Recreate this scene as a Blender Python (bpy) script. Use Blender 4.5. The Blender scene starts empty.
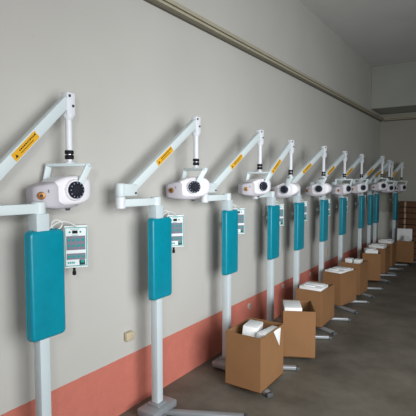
import bpy, bmesh, math, random
from mathutils import Vector, Matrix
random.seed(7)
sc = bpy.context.scene
COL = sc.collection
PI = math.pi
R = math.radians

# ------------------------------------------------------------------ materials
def mat(name, col, rough=.5, metal=0, var=0.0, scale=8.0, bump=0.0, bscale=60.0, spec=.5, coat=0):
    m = bpy.data.materials.new(name); m.use_nodes = True
    nt = m.node_tree; N = nt.nodes; L = nt.links
    b = N['Principled BSDF']
    b.inputs['Base Color'].default_value = (*col, 1)
    b.inputs['Roughness'].default_value = rough
    b.inputs['Metallic'].default_value = metal
    b.inputs['Specular IOR Level'].default_value = spec
    if coat:
        b.inputs['Coat Weight'].default_value = coat
        b.inputs['Coat Roughness'].default_value = .25
    tc = N.new('ShaderNodeTexCoord')
    if var > 0:
        n = N.new('ShaderNodeTexNoise'); n.inputs['Scale'].default_value = scale
        n.inputs['Detail'].default_value = 5
        L.new(tc.outputs['Object'], n.inputs['Vector'])
        r = N.new('ShaderNodeValToRGB')
        r.color_ramp.elements[0].position = .3; r.color_ramp.elements[1].position = .7
        r.color_ramp.elements[0].color = (*[c*(1-var) for c in col], 1)
        r.color_ramp.elements[1].color = (*[min(1, c*(1+var)) for c in col], 1)
        L.new(n.outputs['Fac'], r.inputs['Fac']); L.new(r.outputs['Color'], b.inputs['Base Color'])
    if bump > 0:
        n2 = N.new('ShaderNodeTexNoise'); n2.inputs['Scale'].default_value = bscale
        n2.inputs['Detail'].default_value = 4
        L.new(tc.outputs['Object'], n2.inputs['Vector'])
        bp = N.new('ShaderNodeBump'); bp.inputs['Strength'].default_value = bump
        bp.inputs['Distance'].default_value = .004
        L.new(n2.outputs['Fac'], bp.inputs['Height']); L.new(bp.outputs['Normal'], b.inputs['Normal'])
    return m

M = {}
M['steel']   = mat('painted_steel', (.56, .64, .67), .5, var=.03, scale=5, spec=.4)
M['arm']     = mat('painted_arm', (.62, .70, .72), .5, var=.02, scale=4)
M['joint']   = mat('joint_plastic', (.70, .73, .77), .45, var=.02, scale=6)
M['shell']   = mat('white_shell', (.78, .765, .81), .45, var=.02, scale=5)
M['nose']    = mat('lilac_grey_nose', (.44, .42, .46), .5, var=.03, scale=6)
M['teal']    = mat('teal_vinyl', (.0, .24, .33), .34, var=.06, scale=14, bump=.25, bscale=90, spec=.45)
M['black']   = mat('black_rubber', (.010, .010, .014), .7, var=.2, spec=.25)
M['dialin']  = mat('dial_centre', (.016, .018, .028), .7, var=.2, spec=.2)
M['ticks']   = mat('dial_ticks', (.20, .25, .40), .5)
M['brass']   = mat('brass_port', (.30, .13, .03), .4, metal=.5, var=.3, scale=40)
M['darkhole']= mat('port_centre', (.03, .015, .01), .6)
M['chrome']  = mat('chrome_ring', (.4, .4, .42), .35, metal=1)
M['bolt']    = mat('dark_bolt', (.10, .11, .13), .4, metal=.5)
M['yellow']  = mat('yellow_sticker', (.74, .39, .01), .6, var=.03)
M['ink']     = mat('black_ink', (.02, .015, .01), .6)
M['panel']   = mat('white_panel', (.72, .75, .76), .6, spec=.2)
M['tealink'] = mat('teal_ink', (.01, .32, .29), .8, spec=.1)
M['pad']     = mat('grey_keypad', (.20, .20, .25), .8, spec=.1)
M['switch']  = mat('dark_switch', (.005, .06, .06), .35)
M['leg']     = mat('grey_leg', (.30, .32, .34), .4, metal=.3, var=.05)
M['cap']     = mat('dark_grey_rubber', (.07, .075, .08), .6)
M['card']    = mat('brown_cardboard', (.25, .128, .057), .85, var=.08, scale=3, bump=.15, bscale=120, spec=.2)
M['cardin']  = mat('inner_cardboard', (.24, .12, .055), .9, var=.08, scale=3, spec=.2)
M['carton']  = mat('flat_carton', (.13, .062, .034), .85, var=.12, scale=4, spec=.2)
M['tape']    = mat('packing_tape', (.42, .33, .24), .35)
M['foam']    = mat('white_foam', (.80, .80, .80), .8, var=.03, scale=9, bump=.3, bscale=200, spec=.2)
M['bag']     = mat('white_plastic_bag', (.70, .71, .72), .35, var=.08, scale=9)
M['cable']   = mat('pale_cable', (.72, .73, .72), .5)
M['beige']   = mat('beige_plate', (.52, .44, .30), .5)
M['greyplate'] = mat('grey_plate', (.42, .36, .34), .5)
M['plaster'] = mat('ceiling_plaster', (.70, .70, .68), .9, var=.03, scale=2, spec=.2)
M['ledge']   = mat('ledge_paint', (.40, .37, .28), .7, var=.06, scale=6, spec=.2)
M['ledgedark'] = mat('ledge_groove', (.13, .12, .09), .8)
M['beam']    = mat('beam_paint', (.36, .37, .33), .8, var=.04, scale=2, spec=.2)

def wall_material(name, paint, dado=None, zd=.415, patch=False):
    m = bpy.data.materials.new(name); m.use_nodes = True
    nt = m.node_tree; N = nt.nodes; L = nt.links
    b = N['Principled BSDF']; b.inputs['Roughness'].default_value = .75
    b.inputs['Specular IOR Level'].default_value = .25
    g = N.new('ShaderNodeNewGeometry')
    n = N.new('ShaderNodeTexNoise'); n.inputs['Scale'].default_value = 1.3; n.inputs['Detail'].default_value = 6
    L.new(g.outputs['Position'], n.inputs['Vector'])
    r = N.new('ShaderNodeValToRGB'); r.color_ramp.elements[0].position = .3; r.color_ramp.elements[1].position = .7
    r.color_ramp.elements[0].color = (*[c*.965 for c in paint], 1)
    r.color_ramp.elements[1].color = (*[c*1.03 for c in paint], 1)
    L.new(n.outputs['Fac'], r.inputs['Fac'])
    # small scuffs and specks of dirt
    n3 = N.new('ShaderNodeTexNoise'); n3.inputs['Scale'].default_value = 7; n3.inputs['Detail'].default_value = 9
    n3.inputs['Roughness'].default_value = .75
    L.new(g.outputs['Position'], n3.inputs['Vector'])
    r3 = N.new('ShaderNodeValToRGB'); r3.color_ramp.elements[0].position = .27; r3.color_ramp.elements[1].position = .36
    r3.color_ramp.elements[0].color = (.72, .70, .66, 1); r3.color_ramp.elements[1].color = (1, 1, 1, 1)
    L.new(n3.outputs['Fac'], r3.inputs['Fac'])
    mx = N.new('ShaderNodeMixRGB'); mx.blend_type = 'MULTIPLY'; mx.inputs[0].default_value = 1
    L.new(r.outputs['Color'], mx.inputs[1]); L.new(r3.outputs['Color'], mx.inputs[2])
    out = mx.outputs['Color']
    if dado:
        sep = N.new('ShaderNodeSeparateXYZ'); L.new(g.outputs['Position'], sep.inputs[0])
        ad = N.new('ShaderNodeMath'); ad.operation = 'MULTIPLY_ADD'; ad.inputs[1].default_value = .012; ad.inputs[2].default_value = -.006
        L.new(n3.outputs['Fac'], ad.inputs[0])
        s = N.new('ShaderNodeMath'); s.operation = 'ADD'; L.new(sep.outputs['Z'], s.inputs[0]); L.new(ad.outputs[0], s.inputs[1])
        lt = N.new('ShaderNodeMath'); lt.operation = 'LESS_THAN'; lt.inputs[1].default_value = zd
        L.new(s.outputs[0], lt.inputs[0])
        rd = N.new('ShaderNodeValToRGB'); rd.color_ramp.elements[0].position = .25; rd.color_ramp.elements[1].position = .75
        rd.color_ramp.elements[0].color = (*[c*.86 for c in dado], 1); rd.color_ramp.elements[1].color = (*[c*1.1 for c in dado], 1)
        L.new(n3.outputs['Fac'], rd.inputs['Fac'])
        m2 = N.new('ShaderNodeMixRGB'); L.new(lt.outputs[0], m2.inputs[0]); L.new(out, m2.inputs[1]); L.new(rd.outputs['Color'], m2.inputs[2])
        out = m2.outputs['Color']
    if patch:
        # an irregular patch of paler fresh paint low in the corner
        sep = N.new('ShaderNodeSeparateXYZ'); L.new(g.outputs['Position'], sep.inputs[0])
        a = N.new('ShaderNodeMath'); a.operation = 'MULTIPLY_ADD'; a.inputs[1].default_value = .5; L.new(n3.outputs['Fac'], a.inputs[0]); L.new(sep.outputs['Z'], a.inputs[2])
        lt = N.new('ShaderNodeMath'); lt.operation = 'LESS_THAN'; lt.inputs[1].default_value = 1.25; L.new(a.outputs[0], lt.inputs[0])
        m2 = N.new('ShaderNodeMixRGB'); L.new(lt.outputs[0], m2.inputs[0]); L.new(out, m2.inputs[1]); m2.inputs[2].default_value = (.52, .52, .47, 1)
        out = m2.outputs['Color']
    L.new(out, b.inputs['Base Color'])
    bp = N.new('ShaderNodeBump'); bp.inputs['Strength'].default_value = .12; bp.inputs['Distance'].default_value = .01
    L.new(n.outputs['Fac'], bp.inputs['Height']); L.new(bp.outputs['Normal'], b.inputs['Normal'])
    return m
M['wall'] = wall_material('wall_paint', (.515, .505, .475), dado=(.55, .175, .13))
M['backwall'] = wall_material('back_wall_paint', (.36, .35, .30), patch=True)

def floor_material():
    m = bpy.data.materials.new('concrete_floor'); m.use_nodes = True
    nt = m.node_tree; N = nt.nodes; L = nt.links; b = N['Principled BSDF']
    b.inputs['Roughness'].default_value = .6; b.inputs['Specular IOR Level'].default_value = .35
    g = N.new('ShaderNodeNewGeometry')
    n = N.new('ShaderNodeTexNoise'); n.inputs['Scale'].default_value = 1.6; n.inputs['Detail'].default_value = 9; n.inputs['Roughness'].default_value = .65
    L.new(g.outputs['Position'], n.inputs['Vector'])
    r = N.new('ShaderNodeValToRGB'); e = r.color_ramp.elements
    e[0].position = .3; e[0].color = (.075, .066, .052, 1); e[1].position = .72; e[1].color = (.20, .18, .145, 1)
    L.new(n.outputs['Fac'], r.inputs['Fac']); L.new(r.outputs['Color'], b.inputs['Base Color'])
    bp = N.new('ShaderNodeBump'); bp.inputs['Strength'].default_value = .2; bp.inputs['Distance'].default_value = .01
    L.new(n.outputs['Fac'], bp.inputs['Height']); L.new(bp.outputs['Normal'], b.inputs['Normal'])
    return m
M['floor'] = floor_material()

# ------------------------------------------------------------------ mesh helpers
def to_mesh(bm, name, *mats, smooth=True):
    bmesh.ops.recalc_face_normals(bm, faces=bm.faces)
    me = bpy.data.meshes.new(name); bm.to_mesh(me); bm.free()
    for m in mats: me.materials.append(M[m])
    if smooth:
        for p in me.polygons: p.use_smooth = True
        me.set_sharp_from_angle(angle=R(38))
    return me

def box(bm, cx, cy, cz, sx, sy, sz, bev=0.0, seg=2, mi=0, mtx=None):
    v = bmesh.ops.create_cube(bm, size=1)['verts']
    bmesh.ops.scale(bm, vec=(sx, sy, sz), verts=v)
    if bev:
        ed = list({e for x in v for e in x.link_edges})
        res = bmesh.ops.bevel(bm, geom=ed, offset=bev, segments=seg, affect='EDGES', profile=.5)
        v = list({x for f in res['faces'] for x in f.verts} | {x for x in v if x.is_valid})
    bmesh.ops.translate(bm, vec=(cx, cy, cz), verts=v)
    if mtx is not None: bmesh.ops.transform(bm, matrix=mtx, verts=v)
    for f in {f for x in v for f in x.link_faces}: f.material_index = mi
    return v

def lathe(bm, prof, axis='z', n=28, org=(0, 0, 0), mi=0):
    """prof: list of (radius, height); closed with caps"""
    rings = []
    def P(r, h, a):
        c, s = r*math.cos(a), r*math.sin(a)
        p = {'z': (c, s, h), 'y': (c, h, s), 'x': (h, c, s)}[axis]
        return [p[i]+org[i] for i in range(3)]
    for r, h in prof:
        rings.append([bm.verts.new(P(r, h, 2*PI*k/n)) for k in range(n)])
    fs = []
    for a, b in zip(rings, rings[1:]):
        for k in range(n):
            fs.append(bm.faces.new((a[k], a[(k+1) % n], b[(k+1) % n], b[k])))
    fs.append(bm.faces.new(rings[0])); fs.append(bm.faces.new(rings[-1]))
    for f in fs: f.material_index = mi
    return fs

def tube(bm, pts, r, n=10, mi=0):
    pts = [Vector(p) for p in pts]; rings = []
    for i, p in enumerate(pts):
        t = (pts[min(i+1, len(pts)-1)]-pts[max(i-1, 0)]).normalized()
        up = Vector((0, 0, 1)) if abs(t.z) < .9 else Vector((1, 0, 0))
        u = t.cross(up).normalized(); w = t.cross(u).normalized()
        rings.append([bm.verts.new(p+r*(math.cos(2*PI*k/n)*u+math.sin(2*PI*k/n)*w)) for k in range(n)])
    for a, b in zip(rings, rings[1:]):
        for k in range(n): bm.faces.new((a[k], a[(k+1) % n], b[(k+1) % n], b[k])).material_index = mi
    bm.faces.new(rings[0]); bm.faces.new(rings[-1])

def beam(bm, a, b, w, h, bev=.004, side=None):
    """square bar from a to b; w across (horizontal), h in the vertical plane"""
    a, b = Vector(a), Vector(b); d = b-a; L = d.length; x = d.normalized()
    s = side or Vector((0, 0, 1)).cross(x).normalized()
    z = x.cross(s).normalized()
    mt = Matrix((x, s, z)).transposed().to_4x4(); mt.translation = (a+b)/2
    box(bm, 0, 0, 0, L, w, h, bev, 2, mtx=mt)

def loft(bm, secs, n=24, ex=3.4, mi=0):
    """secs: (x, ztop, zbot, halfwidth_front, halfwidth_back)"""
    rings = []
    for x, zt, zb, wf, wb in secs:
        zc, hz = (zt+zb)/2, (zt-zb)/2; ring = []
        for k in range(n):
            a = 2*PI*k/n; c, s = math.cos(a), math.sin(a)
            u = math.copysign(abs(c)**(2/ex), c); v = math.copysign(abs(s)**(2/ex), s)
            ring.append(bm.verts.new((x, u*(wb if u > 0 else wf), zc+v*hz)))
        rings.append(ring)
    for a, b in zip(rings, rings[1:]):
        for k in range(n): bm.faces.new((a[k], a[(k+1) % n], b[(k+1) % n], b[k])).material_index = mi
    bm.faces.new(rings[0]); bm.faces.new(rings[-1])

def ob(name, me, parent=None, loc=(0, 0, 0), rot=(0, 0, 0)):
    o = bpy.data.objects.new(name, me); COL.objects.link(o)
    if parent: o.parent = parent
    o.location = loc; o.rotation_euler = rot
    return o
def tag(o, label=None, cat=None, group=None, kind=None):
    for k, v in (('label', label), ('category', cat), ('group', group), ('kind', kind)):
        if v: o[k] = v
    return o
def empty(name, loc, rz=0):
    o = ob(name, None, loc=loc, rot=(0, 0, rz)); o.empty_display_size = .1
    return o

# ------------------------------------------------------------------ the setting
WL, YB, ZC = 0.0, 10.33, 4.05
def slab(name, x0, x1, y0, y1, z0, z1, m, bev=0):
    bm = bmesh.new(); box(bm, (x0+x1)/2, (y0+y1)/2, (z0+z1)/2, x1-x0, y1-y0, z1-z0, bev)
    return tag(ob(name, to_mesh(bm, name, m, smooth=False)), kind='structure')
slab('floor', -.15, 6.5, -2.6, YB+.15, -.12, 0, 'floor')
slab('wall_left', -.15, 0, -2.6, YB+.15, 0, ZC, 'wall')
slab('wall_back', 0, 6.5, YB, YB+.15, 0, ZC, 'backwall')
slab('ceiling', -.15, 6.5, -2.6, YB+.15, ZC, ZC+.12, 'plaster')
slab('trim_1', 0.0, 6.5, 9.38, YB, 3.19, ZC, 'beam', .01)          # dropped beam in front of the back wall
def ledge(name, along, a, b):
    bm = bmesh.new()
    for z0, z1, d, mi in ((3.035, 3.055, .03, 1), (3.055, 3.075, .055, 0), (3.075, 3.083, .035, 1), (3.083, 3.115, .065, 0)):
        if along == 'y': box(bm, d/2, (a+b)/2, (z0+z1)/2, d, b-a, z1-z0, mi=mi)
        else: box(bm, (a+b)/2, YB-d/2, (z0+z1)/2, b-a, d, z1-z0, mi=mi)
    return tag(ob(name, to_mesh(bm, name, 'ledge', 'ledgedark', smooth=False)), kind='structure')
ledge('trim_2', 'y', -2.6, YB)
ledge('trim_3', 'x', .07, 6.5)

# ------------------------------------------------------------------ X-ray unit meshes (built once, shared)
def mesh_of(fn, name, *mats, **kw):
    bm = bmesh.new(); fn(bm); return to_mesh(bm, name, *mats, **kw)
ME = {}
def f(bm):
    box(bm, 0, 0, .052, .16, .26, .05, .008); box(bm, .0, 0, .085, .10, .10, .02, .004)
ME['base'] = mesh_of(f, 'base_plate', 'leg')
def f(bm):
    beam(bm, (.03, 0, .022), (.63, 0, .022), .05, .03, .006)
ME['leg'] = mesh_of(f, 'base_leg', 'leg')
def f(bm): box(bm, .64, 0, .0175, .035, .056, .035, .006)
ME['cap'] = mesh_of(f, 'rubber_cap', 'cap')
def f(bm):
    box(bm, 0, 0, .7875, .061, .061, 1.385, .006)
ME['post'] = mesh_of(f, 'post', 'steel')
def f(bm):
    box(bm, 0, 0, 1.475, .078, .078, .11, .007)
    box(bm, 0, 0, 1.4, .074, .074, .06, .005)
ME['sleeve'] = mesh_of(f, 'post_sleeve', 'steel')
def f(bm):
    lathe(bm, [(.03, 1.52), (.034, 1.525), (.034, 1.552)], 'z', 24)
ME['collar'] = mesh_of(f, 'post_collar', 'joint')
def f(bm):
    v = bmesh.ops.create_cube(bm, size=1)['verts']
    bmesh.ops.scale(bm, vec=(.050, .212, .578), verts=v)
    ed = [e for e in bm.edges if abs((e.verts[0].co-e.verts[1].co).normalized().x) > .9]
    bmesh.ops.bevel(bm, geom=ed, offset=.026, segments=5, affect='EDGES', profile=.5)
    ed = [e for e in bm.edges if e.verts[0].co.x > .02 and e.verts[1].co.x > .02]
    bmesh.ops.bevel(bm, geom=ed, offset=.016, segments=4, affect='EDGES', profile=.5)
    bmesh.ops.translate(bm, vec=(.023, .020, 1.151), verts=bm.verts)
ME['pad'] = mesh_of(f, 'padded_cover', 'teal')
def f(bm):   # piping seam round the cushion
    pts = []
    hy, hz, rr = .1065, .289, .026
    for cx, cz, a0 in ((hy-rr, hz-rr, 0), (-hy+rr, hz-rr, 90), (-hy+rr, -hz+rr, 180), (hy-rr, -hz+rr, 270)):
        for k in range(5):
            a = R(a0+k*22.5); pts.append((.004, .020+cx+rr*math.cos(a), 1.151+cz+rr*math.sin(a)))
    pts.append(pts[0]); tube(bm, pts, .0035, 6)
ME['piping'] = mesh_of(f, 'piping', 'teal')
# control box : faces +x, centred at origin, y width .165, z height .245
def f(bm): box(bm, 0, 0, 0, .05, .134, .25, .006)
ME['cbox'] = mesh_of(f, 'control_box', 'panel')
def f(bm): box(bm, -.0, -.11, -.03, .02, .08, .04, .003)
ME['bracket'] = mesh_of(f, 'bracket', 'steel')
FX = .0262
def f(bm):
    for y, z, sy, sz in ((0, .112, .124, .004), (0, -.112, .124, .004), (-.060, 0, .004, .224), (.060, 0, .004, .224)):
        box(bm, FX, y, z, .0016, sy, sz)
ME['border'] = mesh_of(f, 'printed_border', 'tealink', smooth=False)
def f(bm): box(bm, FX, -.005, .086, .004, .03, .018, .001)
ME['display'] = mesh_of(f, 'display', 'black')
def f(bm):
    for z in (.098, .078, ): pass
    box(bm, FX, -.005, .103, .0016, .05, .003); box(bm, FX, -.005, .068, .0016, .036, .003)
    lathe(bm, [(.006, FX-.001), (.006, FX+.001)], 'x', 12, (0, -.034, .086)); lathe(bm, [(.006, FX-.001), (.006, FX+.001)], 'x', 12, (0, .026, .086))
ME['marks'] = mesh_of(f, 'printed_marks', 'tealink', smooth=False)
def f(bm): box(bm, FX, 0, .022, .0024, .106, .082, .001)
ME['keypad_big'] = mesh_of(f, 'keypad', 'pad')
def f(bm): box(bm, FX, 0, -.057, .0024, .106, .036, .001)
ME['keypad_small'] = mesh_of(f, 'keypad', 'pad')
def f(bm): lathe(bm, [(.0078, 0), (.0078, .002), (.0055, .003)], 'x', 14)
ME['button'] = mesh_of(f, 'button', 'tealink')
def f(bm):
    box(bm, FX, .034, -.092, .006, .032, .032, .002); box(bm, FX+.003, .034, -.088, .004, .018, .012, .001, mi=1)
ME['switch'] = mesh_of(f, 'power_switch', 'switch', 'tealink')
def f(bm):
    for k in range(4): box(bm, FX, -.044+k*.0105, -.093, .0016, .0075, .011)
ME['logo'] = mesh_of(f, 'printed_name', 'tealink', smooth=False)
def f(bm):
    lathe(bm, [(.008, -.127), (.008, -.150), (.005, -.152)], 'z', 14, (0, -.01, 0)); lathe(bm, [(.011, -.150), (.011, -.168), (.007, -.172)], 'z', 14, (0, -.01, 0))
ME['plug'] = mesh_of(f, 'cable_plug', 'black')
def f(bm):
    pts = []
    for k in range(13):
        t = k/12
        pts.append((.0-.01*t, .03+.22*t, 1.42+.055*math.sin(PI*t*.9)*(1 if t < .6 else 1)))
    tube(bm, pts, .004, 8)
    pts = [(-.005+.004*math.cos(a), .115+.032*math.cos(a), 1.46+.026*math.sin(a)) for a in [2*PI*k/16 for k in range(17)]]
    tube(bm, pts, .004, 8)
ME['cable'] = mesh_of(f, 'cable', 'cable')
# elbow: local x = swing azimuth, origin at z=0 world offset
def f(bm):
    lathe(bm, [(.028, 1.519), (.032, 1.524), (.032, 1.592), (.030, 1.596)], 'z', 28)
ME['hub'] = mesh_of(f, 'elbow_hub', 'joint')
def f(bm):
    lathe(bm, [(.031, 1.598), (.033, 1.602), (.033, 1.678), (.029, 1.684)], 'z', 28)
    box(bm, .060, 0, 1.641, .125, .062, .08, .006)
ME['elbow'] = mesh_of(f, 'elbow_joint', 'arm')
def f(bm): lathe(bm, [(.008, 0), (.008, .004), (.006, .006)], 'y', 12)
ME['bolt'] = mesh_of(f, 'bolt', 'bolt')
# wrist joint, origin at its top centre
def f(bm):
    v = box(bm, 0, 0, -.066, .058, .052, .132, .006)
    lathe(bm, [(.033, -.125), (.030, -.14), (.022, -.152)], 'z', 24)
ME['wrist'] = mesh_of(f, 'wrist_joint', 'joint')
def f(bm):
    lathe(bm, [(.019, -.15), (.019, -.332), (.016, -.334)], 'z', 24)
    lathe(bm, [(.016, -.374), (.016, -.392), (.028, -.396), (.028, -.403)], 'z', 24)
ME['drop'] = mesh_of(f, 'drop_tube', 'joint')
def f(bm):
    lathe(bm, [(.022, -.327), (.0255, -.330), (.0255, -.346), (.022, -.349)], 'z', 24)
    lathe(bm, [(.022, -.355), (.0255, -.358), (.0255, -.376), (.022, -.379)], 'z', 24)
ME['rings'] = mesh_of(f, 'swivel_rings', 'black')
def f(bm): lathe(bm, [(.0185, -.351), (.021, -.350), (.021, -.354)], 'z', 24)
ME['ringc'] = mesh_of(f, 'chrome_ring', 'chrome')
# head assembly, origin at pivot centre: x rear, y away from the dial, z up
ZY = .143
def f(bm):
    A = Vector((.055, -.112, ZY)); B = Vector((-.07, .104, ZY))
    d = (A-B).normalized(); s = Vector((0, 0, 1)).cross(d).normalized()
    beam(bm, B-d*.012, A+d*.012, .036, .020, .005)
    P = Vector((-.015, -.112, .02)); beam(bm, A, P, .012, .040, .004, side=Vector((0, 1, 0)))
    Q = Vector((-.105, .100, .0)); beam(bm, B, Q, .012, .038, .004, side=Vector((0, 1, 0)))
    lathe(bm, [(.03, .098), (.03, .110)], 'y', 20, (-.10, 0, 0))
ME['yoke'] = mesh_of(f, 'yoke', 'arm')
def f(bm):
    loft(bm, [(-.150, .040, -.070, .078, .070), (-.143, .050, -.080, .087, .08), (-.095, .070, -.088, .092, .089), (-.05, .080, -.089, .094, .092),
              (0, .083, -.086, .094, .093), (.045, .078, -.076, .091, .090), (.078, .064, -.058, .080, .080), (.100, .042, -.040, .062, .062),
              (.112, .022, -.020, .040, .040), (.115, .01, -.01, .02, .02)], 40, 7)
ME['shell'] = mesh_of(f, 'tube_head', 'shell')
def f(bm):
    loft(bm, [(-.246, .004, -.066, .024, .03), (-.243, .016, -.080, .034, .045), (-.232, .024, -.088, .046, .058), (-.19, .036, -.098, .070, .066), (-.145, .046, -.104, .090, .080),
              (-.10, .03, -.106, .086, .08), (-.02, .01, -.102, .066, .06), (.03, 0, -.092, .04, .04)], 40, 9)
ME['nose'] = mesh_of(f, 'head_nose', 'nose')
def f(bm):
    lathe(bm, [(.062, -.085), (.060, -.100), (.055, -.106)], 'y', 36, (-.033, 0, 0))
ME['boss'] = mesh_of(f, 'dial_boss', 'shell')
def f(bm):
    lathe(bm, [(.048, -.104), (.048, -.120), (.045, -.124), (.034, -.124), (.033, -.1225)], 'y', 36, (-.033, 0, 0))
ME['dial'] = mesh_of(f, 'angle_dial', 'black')
def f(bm):
    lathe(bm, [(.030, -.122), (.030, -.127), (.024, -.129)], 'y', 28, (-.033, 0, 0))
ME['dialc'] = mesh_of(f, 'dial_centre', 'dialin')
def f(bm):
    for k in range(12):
        a = 2*PI*k/12; box(bm, .0405, 0, 0, .008, .002, .006, mtx=Matrix.Translation((-.033, -.1245, 0)) @ Matrix.Rotation(a, 4, 'Y'))
ME['ticks'] = mesh_of(f, 'dial_ticks', 'ticks', smooth=False)
def f(bm):
    lathe(bm, [(.021, .004), (.021, -.005), (.017, -.007)], 'y', 24); lathe(bm, [(.009, -.004), (.009, -.009)], 'y', 16, mi=1)
ME['port'] = mesh_of(f, 'brass_port', 'brass', 'darkhole')
def f(bm): box(bm, 0, 0, 0, .007, .004, .016, .001)
ME['mark'] = mesh_of(f, 'nose_mark', 'pad')
def f(bm): lathe(bm, [(.012, -.118), (.014, -.112), (.014, -.098)], 'z', 16, (-.03, -.02, 0))
ME['knob'] = mesh_of(f, 'locking_knob', 'bolt')

CAM = Vector((2.22, 0, 1.70))
def swing_arm_mesh(L, h):
    a = Vector((.085, 0, 1.645)); b = Vector((L-.018, 0, h))
    bm = bmesh.new(); beam(bm, a, b, .046, .059, .005)
    me = to_mesh(bm, 'swing_arm', 'arm')
    # sticker on the room side, 55 % of the way up
    d = (b-a).normalized(); c = a.lerp(b, .46); up = Vector((0, 0, 1)); n = Vector((0, -1, 0)); z = d.cross(n)
    if z.z < 0: z = -z
    mt = Matrix((d, n, z)).transposed().to_4x4(); mt.translation = c
    bm = bmesh.new(); k = .0
    box(bm, 0, .0238, 0, .195, .0016, .044, mtx=mt)
    # black triangle and two lines of small print
    vs = [bm.verts.new(mt @ Vector(p)) for p in ((-.086, .0252, -.010), (-.066, .0252, -.010), (-.076, .0252, .008), (-.086, .0244, -.010), (-.066, .0244, -.010), (-.076, .0244, .008))]
    for q in ((0, 1, 2), (3, 5, 4), (0, 3, 4, 1), (1, 4, 5, 2), (2, 5, 3, 0)):
        bm.faces.new([vs[i] for i in q]).material_index = 1
    rnd = random.Random(3)
    x = -.045
    while x < .085:
        w = rnd.uniform(.006, .012); box(bm, x+w/2, .0248, .007, w, .001, .0075, mi=1, mtx=mt); x += w+.004
    x = -.045
    while x < .06:
        w = rnd.uniform(.004, .009); box(bm, x+w/2, .0248, -.008, w, .001, .0045, mi=1, mtx=mt); x += w+.003
    st = to_mesh(bm, 'warning_sticker', 'yellow', 'ink', smooth=False)
    return me, st

def xray_unit(px, py, knuckle, tip, ztop, beta, label, hs=1.0):
    u = empty('dental_xray_unit', (px, py, 0))
    tag(u, label, 'dental X-ray machine', 'dental X-ray units standing in a row along the wall')
    ob('base_plate', ME['base'], u)
    for a in (27, -27):
        l = ob('base_leg', ME['leg'], u, rot=(0, 0, R(a))); ob('rubber_cap', ME['cap'], l)
    ob('post', ME['post'], u); s = ob('post_sleeve', ME['sleeve'], u); ob('post_collar', ME['collar'], s)
    p = ob('padded_cover', ME['pad'], u); ob('piping', ME['piping'], p)
    c = ob('control_box', ME['cbox'], u, loc=(-.045, .272, 1.318), rot=(0, 0, -R(34)))
    for nm, me in (('bracket', 'bracket'), ('printed_border', 'border'), ('display', 'display'), ('printed_marks', 'marks'), ('keypad', 'keypad_big'),
                   ('keypad', 'keypad_small'), ('power_switch', 'switch'), ('printed_name', 'logo'), ('cable_plug', 'plug')):
        ob(nm, ME[me], c)
    for z in (.04, .006):
        for y in (-.039, -.013, .013, .039): ob('button', ME['button'], c, loc=(FX+.0008, y, z))
    for y in (-.039, -.013, .013, .039): ob('button', ME['button'], c, loc=(FX+.0008, y, -.057))
    ob('cable', ME['cable'], u)
    k = Vector((knuckle[0]-px, knuckle[1]-py)); t = Vector((tip[0]-px, tip[1]-py))
    bm = bmesh.new(); e = k*1.0
    beam(bm, (0, 0, 1.556), (e.x, e.y, 1.556), .05, .052, .005)
    lathe(bm, [(.033, 1.528), (.036, 1.53), (.036, 1.586), (.032, 1.59)], 'z', 24)
    ob('horizontal_arm', to_mesh(bm, 'horizontal_arm', 'arm'), u)
    az = math.atan2((t-k).y, (t-k).x); L = (t-k).length
    hub = ob('elbow_hub', ME['hub'], u, loc=(k.x, k.y, 0), rot=(0, 0, az))
    el = ob('elbow_joint', ME['elbow'], u, loc=(k.x, k.y, 0), rot=(0, 0, az))
    ob('bolt', ME['bolt'], el, loc=(.105, -.0365, 1.62), rot=(0, 0, 0))
    me, st = swing_arm_mesh(L, ztop-.048)
    sa = ob('swing_arm', me, u, loc=(k.x, k.y, 0), rot=(0, 0, az)); ob('warning_sticker', st, sa)
    w = ob('wrist_joint', ME['wrist'], u, loc=(t.x, t.y, ztop), rot=(0, 0, az))
    ob('bolt', ME['bolt'], w, loc=(-.014, -.0315, -.02)); ob('bolt', ME['bolt'], w, loc=(.010, -.0315, -.075))
    d = ob('drop_tube', ME['drop'], u, loc=(t.x, t.y, ztop)); ob('swivel_rings', ME['rings'], d); ob('chrome_ring', ME['ringc'], d)
    ray = Vector((tip[0]-CAM.x, tip[1]-CAM.y)); view = math.atan2(ray.y, ray.x)-PI/2
    rz = view+R(beta)
    hz = ztop-.403-(ZY+.0085)*hs
    y = ob('yoke', ME['yoke'], u, loc=(t.x, t.y, hz), rot=(0, 0, rz))
    h = ob('tube_head', ME['shell'], u, loc=(t.x, t.y, hz), rot=(0, 0, rz))
    h.scale = y.scale = (hs, hs, hs)
    tag(ob('head_nose', ME['nose'], h), 'grey nose cover')
    ob('dial_boss', ME['boss'], h); ob('angle_dial', ME['dial'], h); ob('dial_centre', ME['dialc'], h); ob('dial_ticks', ME['ticks'], h)
    ob('brass_port', ME['port'], h, loc=(-.214, -.0615, -.028), rot=(0, 0, -R(28)))
    ob('nose_mark', ME['mark'], h, loc=(-.180, -.0765, -.004), rot=(0, 0, -R(28)))
    ob('locking_knob', ME['knob'], h)
    return u

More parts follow.
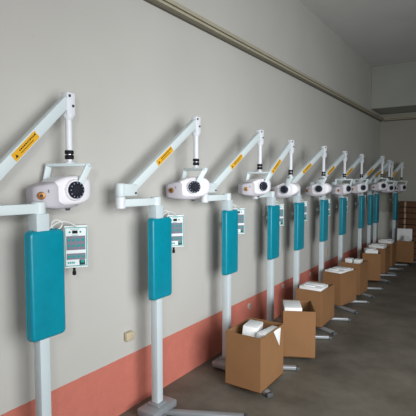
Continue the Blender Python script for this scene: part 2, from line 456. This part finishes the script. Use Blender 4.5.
PX = .22
units = [  # post y, tip x, tip y, top z, turn of head
    (1.382, .161, 1.633, 2.204, 33, 'nearest and leftmost dental X-ray unit, its swing arm running out past the left edge'),
    (2.323, .238, 2.791, 2.203, 10, 'second dental X-ray unit from the left, whole swing arm seen against bare pale wall'),
    (3.295, .309, 3.757, 2.191, 36, 'third dental X-ray unit from the left, its post rising behind the nearest carton'),
    (4.208, .33, 4.462, 2.149, -22, 'fourth dental X-ray unit from the left, post standing behind the low front cartons'),
    (4.938, .386, 5.385, 2.143, -14, 'fifth dental X-ray unit from the left, its head just right of the fourth head'),
    (5.849, .387, 6.295, 2.132, 50, 'sixth dental X-ray unit from the left, beside the beige wall plate'),
    (6.739, .402, 7.182, 2.135, 33, 'seventh dental X-ray unit from the left, post behind the carton of two white blocks'),
    (7.882, .483, 8.299, 2.154, 33, 'eighth dental X-ray unit from the left, highest arm of the far cluster'),
    (8.544, .475, 8.963, 2.108, 42, 'ninth dental X-ray unit from the left, a narrow teal cover in the shaded far end'),
    (9.04, .43, 9.45, 2.100, 48, 'tenth dental X-ray unit from the left, the last one close against the left wall'),
]
for i, (py, tx, ty, zt, be, lab) in enumerate(units):
    xray_unit(PX, py, (PX-.03, py-(.38 if i == 0 else .315)), (tx, ty), zt, be, lab, (1.0, .96)[i] if i < 2 else .91)
xray_unit(.405, 9.98, (.22, 9.62), (.525, 10.0), 2.105, 50, 'rightmost dental X-ray unit, standing off the wall beside the stack of flat cartons', .91)

# ------------------------------------------------------------------ wall plates
def plate(name, y, z, w, h, m, label, cat, rnd=False):
    bm = bmesh.new()
    if rnd: lathe(bm, [(w/2, 0), (w/2, .008), (w/2-.006, .012)], 'x', 22)
    else: box(bm, .006, 0, 0, .012, w, h, .003)
    o = ob(name, to_mesh(bm, name, m), loc=(0, y, z)); tag(o, label, cat, None)
    bm = bmesh.new()
    for s in (-1, 1): lathe(bm, [(.006, .008), (.006, .0128)], 'x', 10, (0, s*.012, 0))
    ob('socket_hole', to_mesh(bm, 'socket_hole', 'ink'), o)
    return o
plate('wall_outlet', 4.129, .324, .07, .07, 'greyplate', 'small grey outlet on the red band between the third and fourth posts', 'outlet', True)
plate('wall_outlet', 5.04, .36, .06, .06, 'greyplate', 'small grey outlet on the red band between the fourth and fifth posts', 'outlet', True)
plate('wall_outlet', 6.0, .34, .06, .06, 'greyplate', 'small grey outlet on the red band between the fifth and sixth posts', 'outlet', True)
plate('switch_plate', 6.74, .575, .07, .11, 'beige', 'beige rectangular plate on the pale wall, above the red band', 'wall plate')
bm = bmesh.new(); box(bm, .02, 0, 0, .04, .075, .065, .012, 3); box(bm, .035, .02, .012, .03, .03, .025, .008, 2)
o = ob('junction_box', to_mesh(bm, 'junction_box', 'beige'), loc=(0, 2.245, .565)); tag(o, 'lumpy beige junction box low on the wall, left of the second post', 'junction box')

# ------------------------------------------------------------------ cartons
def carton(x, y, rz, w, d, h, label, flaps=(('back', -172, .09),)):
    """origin at the near-right bottom corner; w goes to -x (toward the wall), d goes to +y"""
    c = empty('open_carton', (x, y, .042), R(rz)); tag(c, label, 'cardboard box', 'open cardboard boxes on the floor below the X-ray units')
    t = .007; bm = bmesh.new()
    box(bm, -w/2, d/2, t/2, w-.0, d, t)
    box(bm, -w/2, t/2, h/2, w, t, h, .001, 1); box(bm, -w/2, d-t/2, h/2, w, t, h, .001, 1)
    box(bm, -t/2, d/2, h/2, t, d-2*t, h, .001, 1); box(bm, -w+t/2, d/2, h/2, t, d-2*t, h, .001, 1)
    ob('carton_body', to_mesh(bm, 'carton_body', 'card', smooth=False), c)
    for side, ang, ln in flaps:       # flaps folded down inside or standing
        bm = bmesh.new()
        if side == 'back':
            box(bm, 0, 0, ln/2, w-.02, .005, ln, mtx=Matrix.Translation((-w/2, d-t-.004, h)) @ Matrix.Rotation(R(ang), 4, 'X'))
        if side == 'left':
            box(bm, 0, 0, ln/2, .005, d-.02, ln, mtx=Matrix.Translation((-w+t+.004, d/2, h)) @ Matrix.Rotation(R(ang), 4, 'Y'))
        if side == 'right':
            box(bm, 0, 0, ln/2, .005, d-.02, ln, mtx=Matrix.Translation((-t/2, d/2, h)) @ Matrix.Rotation(R(ang), 4, 'Y'))
        ob('flap', to_mesh(bm, 'flap', 'cardin', smooth=False), c)
    return c
def foam(x, y, rz, w, d, z0, z1, label, tilt=(0, 0), name='foam_block', notch=True, mt='foam'):
    bm = bmesh.new(); h = z1-z0
    box(bm, 0, 0, h/2, w, d, h, .008, 2)
    if notch:
        box(bm, 0, d*.18, h+.004, w*.82, d*.40, .012, .004, 2); box(bm, -w*.1, -d*.28, h+.006, w*.5, d*.2, .016, .004, 2)
    o = ob(name, to_mesh(bm, name, mt), loc=(x, y, z0), rot=(R(tilt[0]), R(tilt[1]), R(rz)))
    tag(o, label, 'foam packing', 'white packing pieces in the cartons'); return o
def local(c, x, y):
    a = c.rotation_euler.z
    return (c.location.x+x*math.cos(a)-y*math.sin(a), c.location.y+x*math.sin(a)+y*math.cos(a))
Zi = .050
P = carton(.75, 2.93, 0, .32, .43, .44, 'nearest open carton, cut by the bottom, holding two tilted foam slabs')
foam(.530, 3.13, 12, .12, .22, Zi+.02, .505, 'tilted foam slab at the left in the nearest carton', (-4, 5), notch=False)
foam(.685, 3.15, -4, .085, .26, Zi+.01, .478, 'flatter foam slab at the right in the nearest carton', (-2, 3), notch=False)
Q = carton(.865, 3.83, 27, .30, .40, .44, 'second nearest open carton, turned a little, with one foam block at its left', [('back', -170, .1)])
x, y = local(Q, -.205, .15)
foam(x, y, 27, .165, .26, Zi, .51, 'single white foam block filling the left half of the second nearest carton', notch=False)
Rb = carton(.632, 4.668, 0, .305, .47, .415, 'third nearest open carton, its brown side lit, foam tray rising from it')
foam(.475, 4.83, 0, .26, .26, Zi, .482, 'wide foam tray in the third nearest carton', (0, 1))
S = carton(.56, 5.632, -12, .27, .44, .435, 'fourth nearest open carton, with a broad foam slab level at its top')
x, y = local(S, -.135, .20)
foam(x, y, -12, .24, .36, Zi, .495, 'broad foam slab topping the fourth nearest carton')
T = carton(.625, 6.33, -4, .30, .37, .46, 'fifth nearest open carton, holding two small white blocks side by side')
for dx, lab in ((-.225, 'left of the two small white blocks in the fifth nearest carton'), (-.095, 'right of the two small white blocks in the fifth nearest carton')):
    x, y = local(T, dx, .20); foam(x, y, -4, .10, .12, Zi, .535, lab, notch=False)
U = carton(.675, 7.46, 20, .29, .36, .455, 'sixth nearest open carton, turned toward the room with its broad front lit')
x, y = local(U, -.14, .16)
foam(x, y, 20, .20, .24, Zi, .545, 'foam tray with notched top in the sixth nearest carton')
V = carton(.625, 8.05, 0, .315, .40, .455, 'seventh nearest open carton, partly behind the sixth')
foam(.455, 8.23, 0, .26, .30, Zi, .54, 'foam tray in the seventh nearest carton, tops ragged')
W = carton(.60, 8.80, 0, .30, .42, .45, 'eighth nearest open carton, in shade in front of the last one')
foam(.45, 9.0, 0, .24, .30, Zi, .54, 'foam piece just showing above the eighth nearest carton')
X = carton(.88, 9.47, 10, .32, .40, .44, 'farthest open carton, by the back wall, heaped with white packing')
x, y = local(X, -.17, .33)
foam(x, y, 10, .29, .05, Zi, .70, 'tall white foam sheet standing in the farthest carton', (-3, 0), notch=False)
# crumpled bag
bm = bmesh.new(); bmesh.ops.create_icosphere(bm, subdivisions=4, radius=1)
from mathutils import noise
for v in bm.verts:
    n = noise.noise(v.co*2.3)*.25+noise.noise(v.co*6)*.10
    v.co *= 1+n
bmesh.ops.scale(bm, vec=(.12, .12, .23), verts=bm.verts)
x, y = local(X, -.145, .155)
o = ob('plastic_bag', to_mesh(bm, 'plastic_bag', 'bag'), loc=(x, y, .33)); tag(o, 'crumpled white plastic bag heaped in the farthest carton', 'plastic bag')
bb = o

# stack of flat cartons against the back wall
names = ['lowest', 'second', 'third', 'fourth', 'fifth', 'sixth', 'seventh', 'eighth', 'ninth', 'topmost']
lh = 1.262/10
for k in range(10):
    dx = random.uniform(-.006, .006)
    x0 = .462+dx; w = .62; d = .20
    c = empty('flat_carton', (x0+w/2, 10.222, k*lh))
    tag(c, '%s flat brown carton in the stack against the back wall, counted from the floor' % names[k] if k < 9 else
        'topmost flat brown carton in the stack against the back wall', 'cardboard box', 'flat cartons stacked by the back wall')
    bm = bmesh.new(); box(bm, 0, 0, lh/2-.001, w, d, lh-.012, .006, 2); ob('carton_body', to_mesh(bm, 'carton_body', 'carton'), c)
    bm = bmesh.new(); box(bm, -w/2+.135, -d/2-.0006, lh/2-.001, .035, .001, lh-.02); ob('packing_tape', to_mesh(bm, 'packing_tape', 'tape', smooth=False), c)
    c.location.z -= 0
    for ch in c.children: ch.location.z = .0

# ------------------------------------------------------------------ camera
th = math.atan(27/430)
cd = bpy.data.cameras.new('camera'); co = bpy.data.objects.new('camera', cd); COL.objects.link(co)
co.location = CAM; co.rotation_euler = (PI/2-th, 0, R(33.8)); cd.sensor_width = 36; cd.lens = 430/416*36
cd.clip_start = .05; sc.camera = co

# ------------------------------------------------------------------ light
def area(name, loc, target, size, power, col, sy=None):
    l = bpy.data.lights.new(name, 'AREA'); l.energy = power; l.color = col; l.size = size
    if sy: l.shape = 'RECTANGLE'; l.size_y = sy
    o = bpy.data.objects.new(name, l); COL.objects.link(o); o.location = loc
    o.rotation_euler = (Vector(target)-Vector(loc)).to_track_quat('-Z', 'Y').to_euler(); return o
fw = Vector((-math.sin(R(33.8)), math.cos(R(33.8)), 0)); rt = Vector((math.cos(R(33.8)), math.sin(R(33.8)), 0))
pos = CAM-fw*.15-rt*.24+Vector((0, 0, .30))
area('flash_lamp', pos, (0.3, 3.4, 1.55), .22, 17, (1, .965, .94))
wd = area('window_daylight', (4.6, 1.0, 1.9), (0, 4.6, .7), 3.0, 120, (.96, .985, 1), 2.4)
wd.data.spread = R(105)
w = bpy.data.worlds.new('World'); sc.world = w; w.use_nodes = True
w.node_tree.nodes['Background'].inputs[0].default_value = (.82, .92, 1, 1)
w.node_tree.nodes['Background'].inputs[1].default_value = .06
sc.view_settings.view_transform = 'Standard'; sc.view_settings.look = 'None'; sc.view_settings.gamma = 1
sc.view_settings.use_curve_mapping = False; sc.view_settings.exposure = 0
